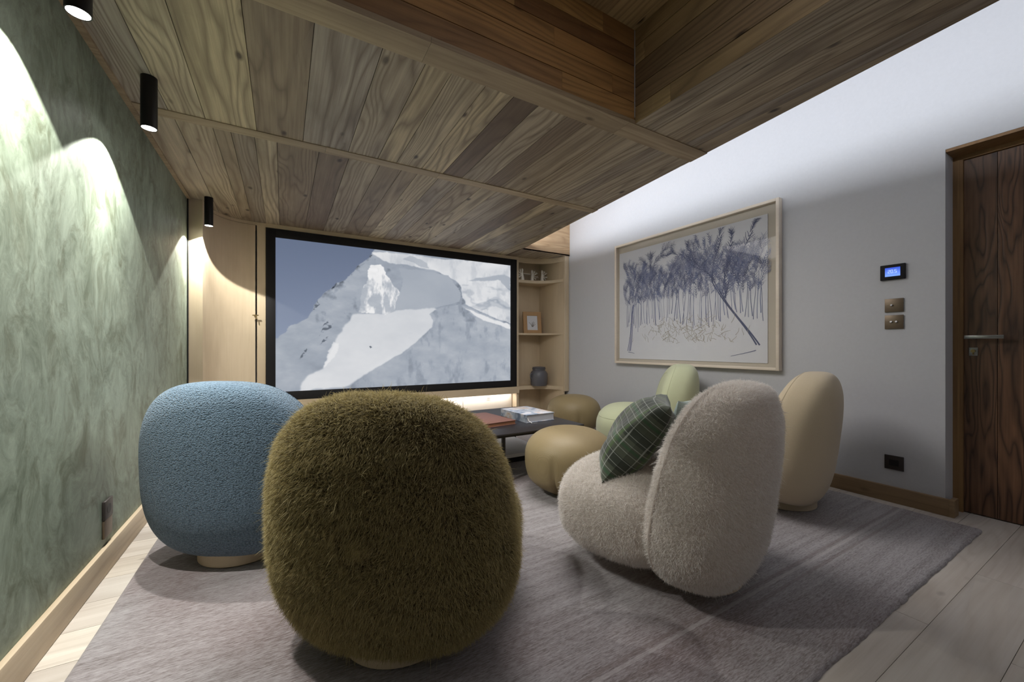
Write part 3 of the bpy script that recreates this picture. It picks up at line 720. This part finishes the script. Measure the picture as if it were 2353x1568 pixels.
# ------------------------------------------------------------------ upholstered chairs
def spw(v_, e): return np.sign(v_)*np.abs(v_)**e
D = dict(a=.381, b=.150, c=.383, zc=.414, e1=.624, e2=.713, k=.563, lean=.104, yb=-.264, sa=.375, sb=.301, sc=.200, sy=.116, sz=.241, tb=.046, tx=.115)
def backP(E, O, g=0.):
    a, b, c = D['a']+g, D['b']+g, D['c']+g
    x = a*spw(np.cos(E), D['e1'])*spw(np.cos(O), D['e2']); z = c*spw(np.cos(E), D['e1'])*spw(np.sin(O), D['e2']); y = spw(np.sin(E), D['e1'])
    q = z/c; be = b*(1-D['tb']*q); x = x*(1-D['tx']*q)
    return np.stack([x, y*be+(be-b)+D['k']*x*x-D['lean']*z+D['yb'], z+D['zc']], -1)
def seatP(E, O, g=0.):
    x = (D['sa']+g)*spw(np.cos(E), .75)*spw(np.cos(O), .75); y = (D['sb']+g)*spw(np.cos(E), .75)*spw(np.sin(O), .75); z = (D['sc']+g)*spw(np.sin(E), .75)
    return np.stack([x, y+D['sy'], z+D['sz']], -1)
def sgrid(fn, ne=56, no=96, g=0.):
    # even out the spacing of a superellipsoid grid
    e = np.linspace(-np.pi/2, np.pi/2, ne+1); o = np.linspace(-np.pi, np.pi, no, endpoint=False)+1e-4
    E, O = np.meshgrid(e, o, indexing='ij'); V = fn(E, O, g).reshape(-1, 3); F = []
    i = np.arange((ne+1)*no).reshape(ne+1, no); j = np.roll(i, -1, 1)
    F = np.stack([i[:-1], j[:-1], j[1:], i[1:]], -1).reshape(-1, 4); return V, F
def outward(V, F):
    c = V.mean(0); a = V[F[:, 0]]; n = np.cross(V[F[:, 2]]-a, V[F[:, 3]]-V[F[:, 1]]); return (n*(a-c)).sum() > 0
def relax(V, F, it=2): return V
def furry(V, F, n, Lm, seed, keep=None, grav=.5, w=.0009):
    g = np.random.default_rng(seed)
    a, b, c, d_ = (V[F[:, q]] for q in range(4)); nn = np.cross(c-a, d_-b); ar = np.linalg.norm(nn, axis=1)/2
    nn = nn/(2*ar[:, None]+1e-12)
    if keep is not None: ar = ar*keep((a+c)/2, nn)
    f = g.choice(len(F), n, p=ar/ar.sum()); s_, t_ = g.random((n, 1)), g.random((n, 1))
    P0 = (a[f]*(1-s_)+b[f]*s_)*(1-t_)+(d_[f]*(1-s_)+c[f]*s_)*t_; N = nn[f]
    # clumps share a direction
    q = P0*9; cl = np.stack([np.sin(q[:, 0]*3.1+q[:, 2]*4.3)+np.sin(q[:, 1]*5.7), np.sin(q[:, 1]*3.7+q[:, 0]*2.9)+np.sin(q[:, 2]*6.1), np.sin(q[:, 2]*3.3+q[:, 1]*4.1)+np.sin(q[:, 0]*5.3)], -1)*.22
    L = Lm*g.uniform(.5, 1.25, (n, 1)); lg = g.random((n, 1)) < .012; L = np.where(lg, L*1.9, L)
    dir0 = N*.75+cl+g.normal(0, .33, (n, 3)); dir0 /= np.linalg.norm(dir0, axis=1, keepdims=True)
    dir1 = dir0+np.array([0, 0, -grav])+g.normal(0, .35, (n, 3)); dir1 /= np.linalg.norm(dir1, axis=1, keepdims=True)
    P1 = P0+dir0*L*.45; P2 = P1+dir1*L*.35; P3 = P2+(dir1+np.array([0, 0, -grav*.6]))*L*.3
    side = np.cross(dir0, g.normal(0, 1, (n, 3))); side /= np.linalg.norm(side, axis=1, keepdims=True)+1e-9; side *= w
    SVx = np.stack([P0-side, P0+side, P1-side, P1+side, P2-side*.8, P2+side*.8, P3-side*.2, P3+side*.2], 1).reshape(-1, 3)
    b8 = (np.arange(n)*8)[:, None]; SFx = np.concatenate([b8+np.array([[0, 1, 3, 2]]), b8+np.array([[2, 3, 5, 4]]), b8+np.array([[4, 5, 7, 6]])])+len(V)
    pid = np.repeat(g.random(n), 8); rt = np.tile([.0, .0, .5, .5, 1, 1, 1, 1], n)
    return np.concatenate([V, SVx]), np.concatenate([F, SFx]), np.concatenate([np.full(len(V), .4), pid]), np.concatenate([np.zeros(len(V)), rt])
def lineon(fn, E, n=90, rng_=(0, 2*math.pi), g=0.):
    o = np.linspace(*rng_, n, endpoint=False)+1e-3; return [tuple(p_) for p_ in fn(np.full(n, E), o, g)]
def chair(label, mat, x, y, rz, fur=None, base='beige'):
    o = thing('lounge_chair', label, 'armchair', (x, y, .016), rz)
    for nm, fn, cnt in (('backrest', backP, fur and fur[0]), ('seat', seatP, fur and fur[1])):
        V, F = sgrid(fn)
        if not outward(V, F): F = F[:, ::-1]
        if fur:
            V, F, pid, rt = furry(V, F, cnt, fur[2], int(x*100)+len(nm), fur[3] if nm == 'backrest' else None, fur[4], fur[5])
            part = mesh_np(nm, V, F, mat, o, pid=pid, rt=rt, smooth=True)
        else:
            part = mesh_np(nm, V, F, mat, o, smooth=True)
        if not fur:
            m = MB()
            if nm == 'backrest':
                for e in (.25, .8): m.tube(lineon(fn, e, g=-.0005), .0032, 6, True)
            else: m.tube(lineon(fn, .45, g=-.0005), .0032, 6, True)
            m.build('piping', mat, part)
        else:
            if nm == 'seat': continue
            m = MB(); m.tube(lineon(fn, .22, g=.005), .0035, 6, True); mm = m.build('seam', mat, part)
            a = mm.data.attributes.new('rt', 'FLOAT', 'POINT'); a.data.foreach_set('value', [0.0]*len(mm.data.vertices))
    m = MB(); m.lathe([(.175, .0), (.18, .004), (.18, .045), (.16, .1), (.001, .11)], cx=0, cy=-.13, n=48); m.build('base', base, o)
    return o
M['basewood'] = M['oakx']
LIST = None
chair('rounded blue boucle armchair beside the green wall, seen from behind', 'blue', -.086, 2.341, -.515, None, 'basewood')
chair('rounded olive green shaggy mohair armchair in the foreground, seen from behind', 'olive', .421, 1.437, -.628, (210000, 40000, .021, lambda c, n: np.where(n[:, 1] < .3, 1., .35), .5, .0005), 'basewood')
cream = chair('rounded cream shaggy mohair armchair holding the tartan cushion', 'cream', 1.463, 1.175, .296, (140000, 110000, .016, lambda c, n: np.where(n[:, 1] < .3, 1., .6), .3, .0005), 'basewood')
chair('rounded smooth sand beige armchair half hidden behind the cream shaggy one', 'beige', 2.609, 1.387, .319, None, 'beige')
chair('rounded pale green armchair near the white wall beneath the framed drawing', 'palegreen', 2.746, 2.397, .739, None, 'palegreen')

# cushions on the cream chair (their own things)
def cushion(name, label, w, h, th_, mat, loc, rot, n=36):
    u = np.linspace(-1, 1, n); A, B = np.meshgrid(u, u)
    pinch = 1-.10*(1-np.abs(B)**2)*np.abs(A)**3; pin2 = 1-.10*(1-np.abs(A)**2)*np.abs(B)**3
    X = A*w/2*pinch; Z = B*h/2*pin2; T = th_/2*((1-A**2)*(1-B**2))**.42
    T = T*(1+.10*np.sin(A*5+B*3))
    V = np.concatenate([np.stack([X, -T, Z], -1).reshape(-1, 3), np.stack([X, T, Z], -1).reshape(-1, 3)])
    i = np.arange(n*n).reshape(n, n); F1 = np.stack([i[:-1, :-1], i[:-1, 1:], i[1:, 1:], i[1:, :-1]], -1).reshape(-1, 4)
    F = np.concatenate([F1, F1[:, ::-1]+n*n]); o = mesh_np(name, V, F, mat, smooth=True)
    o.location = loc; o.rotation_euler = rot; tag(o, label, 'cushion'); return o
cushion('cushion', 'dark green tartan cushion leaning on the backrest of the cream armchair', .42, .42, .21, 'plaid', (1.37, 1.24, .565), (.68, 0, .70))
cushion('cushion', 'pale aqua knitted cushion tucked behind the tartan cushion', .30, .30, .09, 'aqua', (1.55, 1.12, .59), (.22, 0, .2))

# ------------------------------------------------------------------ poufs
def pouf(label, x, y, rz, r=.295, h=.415):
    o = thing('pouf', label, 'pouf', (x, y, .014), rz)
    ne, no = 60, 120; e = np.linspace(-np.pi/2, np.pi/2, ne+1); q = np.linspace(0, 2*np.pi, no, endpoint=False); E, O = np.meshgrid(e, q, indexing='ij')
    rr = r*np.cos(E)**.72; z = h/2*spw(np.sin(E), .8)+h/2
    rr = rr*np.where(z < h*.25, 1-.10*(1-z/(h*.25)), 1)
    dent = np.zeros_like(O)
    for k in range(6):
        d_ = (O-2*np.pi*k/6-.2+np.pi) % (2*np.pi)-np.pi; dent += np.exp(-(d_/.035)**2)*.030+np.exp(-(d_/.16)**2)*.007
    low = np.clip((h*.72-z)/(h*.5), 0, 1); rr = rr-dent*low*(rr > .05)
    V = np.stack([rr*np.cos(O), rr*np.sin(O), z], -1).reshape(-1, 3); i = np.arange((ne+1)*no).reshape(ne+1, no); j = np.roll(i, -1, 1)
    F = np.stack([i[:-1], j[:-1], j[1:], i[1:]], -1).reshape(-1, 4); mesh_np('cover', V, F, 'leather', o, smooth=True)
    m = MB(); m.lathe([(r*.45, 0), (r*.47, .02), (.001, .03)], n=40); m.build('base', 'leather', o)
pouf('olive tan leather pouf in front of the coffee table, beside the cream armchair', 1.63, 2.05, .35)
pouf('olive tan leather pouf behind the pale green armchair, close to the shelves', 2.78, 3.42, .9)

# ------------------------------------------------------------------ tables
tb = thing('coffee_table', 'low black metal coffee table with books on its top', 'table', (0, 0, .016))
m = MB(); m.box(.42, 2.0, 2.335, 3.36, .336, .348, bev=.001); m.build('tabletop', 'tableblack', tb)
m = MB()
m.box(.47, 1.97, 2.36, 2.38, .318, .336); m.box(.47, 1.97, 3.31, 3.33, .318, .336)
for x in (.47, 1.30, 1.95): m.box(x, x+.02, 2.38, 3.31, .318, .336)
m.build('frame', 'black', tb)
for x in (.47, 1.30, 1.95):
    for y in (2.36, 3.31):
        m = MB(); m.box(x, x+.022, y, y+.022, 0, .318, bev=.001); m.build('leg', 'black', tb)
lt = thing('low_slab_table', 'low pale slab on a dark base beneath the black coffee table', 'table', (0, 0, .014))
m = MB(); m.box(.62, 1.93, 2.74, 3.27, .05, .078, bev=.002); m.build('slab', 'slab', lt)
m = MB(); m.box(.66, 1.89, 2.775, 3.24, 0, .05); m.build('plinth', 'black', lt)
ZT = .3645
def book(label, cx, cy, w, l, h, rz, cov, pages, ribbon=False, name='book'):
    o = thing(name, label, 'book', (cx, cy, ZT), rz)
    m = MB(); c_ = .004
    m.box(-w/2, w/2, -l/2, l/2, 0, c_, bev=.0008); m.box(-w/2, w/2, -l/2, l/2, h-c_, h, bev=.0008); m.box(-w/2, -w/2+c_, -l/2, l/2, c_, h-c_)
    cv_ = m.build('cover', cov, o)
    m = MB(); m.box(-w/2+c_, w/2-.005, -l/2+.005, l/2-.005, c_, h-c_); m.build('page_block', pages, o)
    if ribbon:
        m = MB(); rb = [(-w/2+.015, -l/2+.005, h*.6), (-w/2+.017, -l/2-.004, h*.3), (-w/2+.03, -l/2-.03, .002), (-w/2+.07, -l/2-.045, .002)]
        vs = []; 
        for p in rb: vs += [(p[0]-.003, p[1], p[2]+.001), (p[0]+.003, p[1]+.001, p[2]+.001)]
        m.add(vs, [(0, 1, 3, 2), (2, 3, 5, 4), (4, 5, 7, 6)]); m.build('ribbon', 'ceramic', o)
    return o
# cover art: mountain-like blotches in white, blue and tan
t = NT('illustrated_cover'); v = t.coords()
n_ = t.noise(v, 9., 5, .6, .8); c = t.ramp(n_, [(.36, lin(120, 136, 160)), (.46, lin(190, 200, 215)), (.56, lin(232, 232, 238)), (.68, lin(206, 170, 130))])
t.col(c, .35); M['art'] = t.m
book('thick illustrated book with a white and blue cover and ribbon on the coffee table', 1.765, 2.785, .275, .39, .062, .04, 'art', 'pages', True)
book('russet brown cloth book lying left of the illustrated book', 1.375, 2.80, .30, .44, .032, .10, 'brownbook', 'brownpages')

# ------------------------------------------------------------------ light
def area(nm, loc, rot, sx, sy, e, col):
    L = bpy.data.lights.new(nm, 'AREA'); L.shape = 'RECTANGLE'; L.size = sx; L.size_y = sy; L.energy = e; L.color = col
    o = bpy.data.objects.new(nm, L); COL.objects.link(o); o.location = loc; o.rotation_euler = rot; return o
ang = math.atan(.1045)
# cove strip above the right-hand edge of the dropped ceiling, washing the white wall
cs = MB(); p0, p1 = Vector((edge(-1.2)-.10, -1.2, ZC+.056)), Vector((edge(4.05)-.10, 4.05, ZC+.056))
cs.tube([p0, p1], .008, 8); tag(cs.build('led_strip', 'ledw'), 'hidden white light strip on the ceiling edge washing the white wall', 'light strip')
mid = (p0+p1)/2
o = area('cove_light', (mid.x+.02, mid.y, mid.z+.048), (0, 0, 0), 5.2, .03, 31, (.90, .94, 1.))
o.rotation_euler = (Matrix.Rotation(-ang, 3, 'Z') @ Euler((0, R(-115), 0)).to_matrix() @ Matrix.Rotation(R(90), 3, 'Z')).to_euler()
area('drawer_led', (1.28, 4.542, .335), (R(0), 0, 0), 2.7, .015, 4.5, (1, .96, .92))
area('rear_fill', (.9, -.9, 2.10), (R(20), 0, 0), 1.6, .5, 1.8, (.95, .95, 1))  # added soft fill behind the camera, no lamp stands there
area('recess_fill', (.8, .3, ZC+.48), (0, 0, 0), 1.2, 1.2, 2.6, (.98, .96, 1))  # added fill inside the recess for ambient level, no fixture
area('table_fill', (1.35, 2.25, ZC-.012), (0, 0, 0), 1.1, 1.1, 27, (1, .97, .95))  # invented soft fill under the ceiling, brightens chairs and table without a fixture
area('cove_end_fill', (2.36, 3.86, ZC+.062), (R(-60), 0, R(-20)), .25, .03, 12, (1, .95, .9))  # extra unseen fill to brighten the bulkhead, not part of the strip

w = bpy.data.worlds.new('World'); S.world = w; w.use_nodes = True
w.node_tree.nodes['Background'].inputs[0].default_value = (.5, .55, .6, 1); w.node_tree.nodes['Background'].inputs[1].default_value = .3

cam = bpy.data.cameras.new('camera'); co = bpy.data.objects.new('camera', cam); COL.objects.link(co)
co.location = (0, 0, .96); co.rotation_euler = (R(90), 0, R(-30.2))
cam.sensor_width = 36; cam.lens = 36*904/2353; cam.shift_y = 13/2353; cam.clip_start = .02
S.camera = co
S.view_settings.view_transform = 'Standard'; S.view_settings.look = 'None'; S.view_settings.gamma = 1; S.view_settings.exposure = 0.4
S.view_settings.use_curve_mapping = False
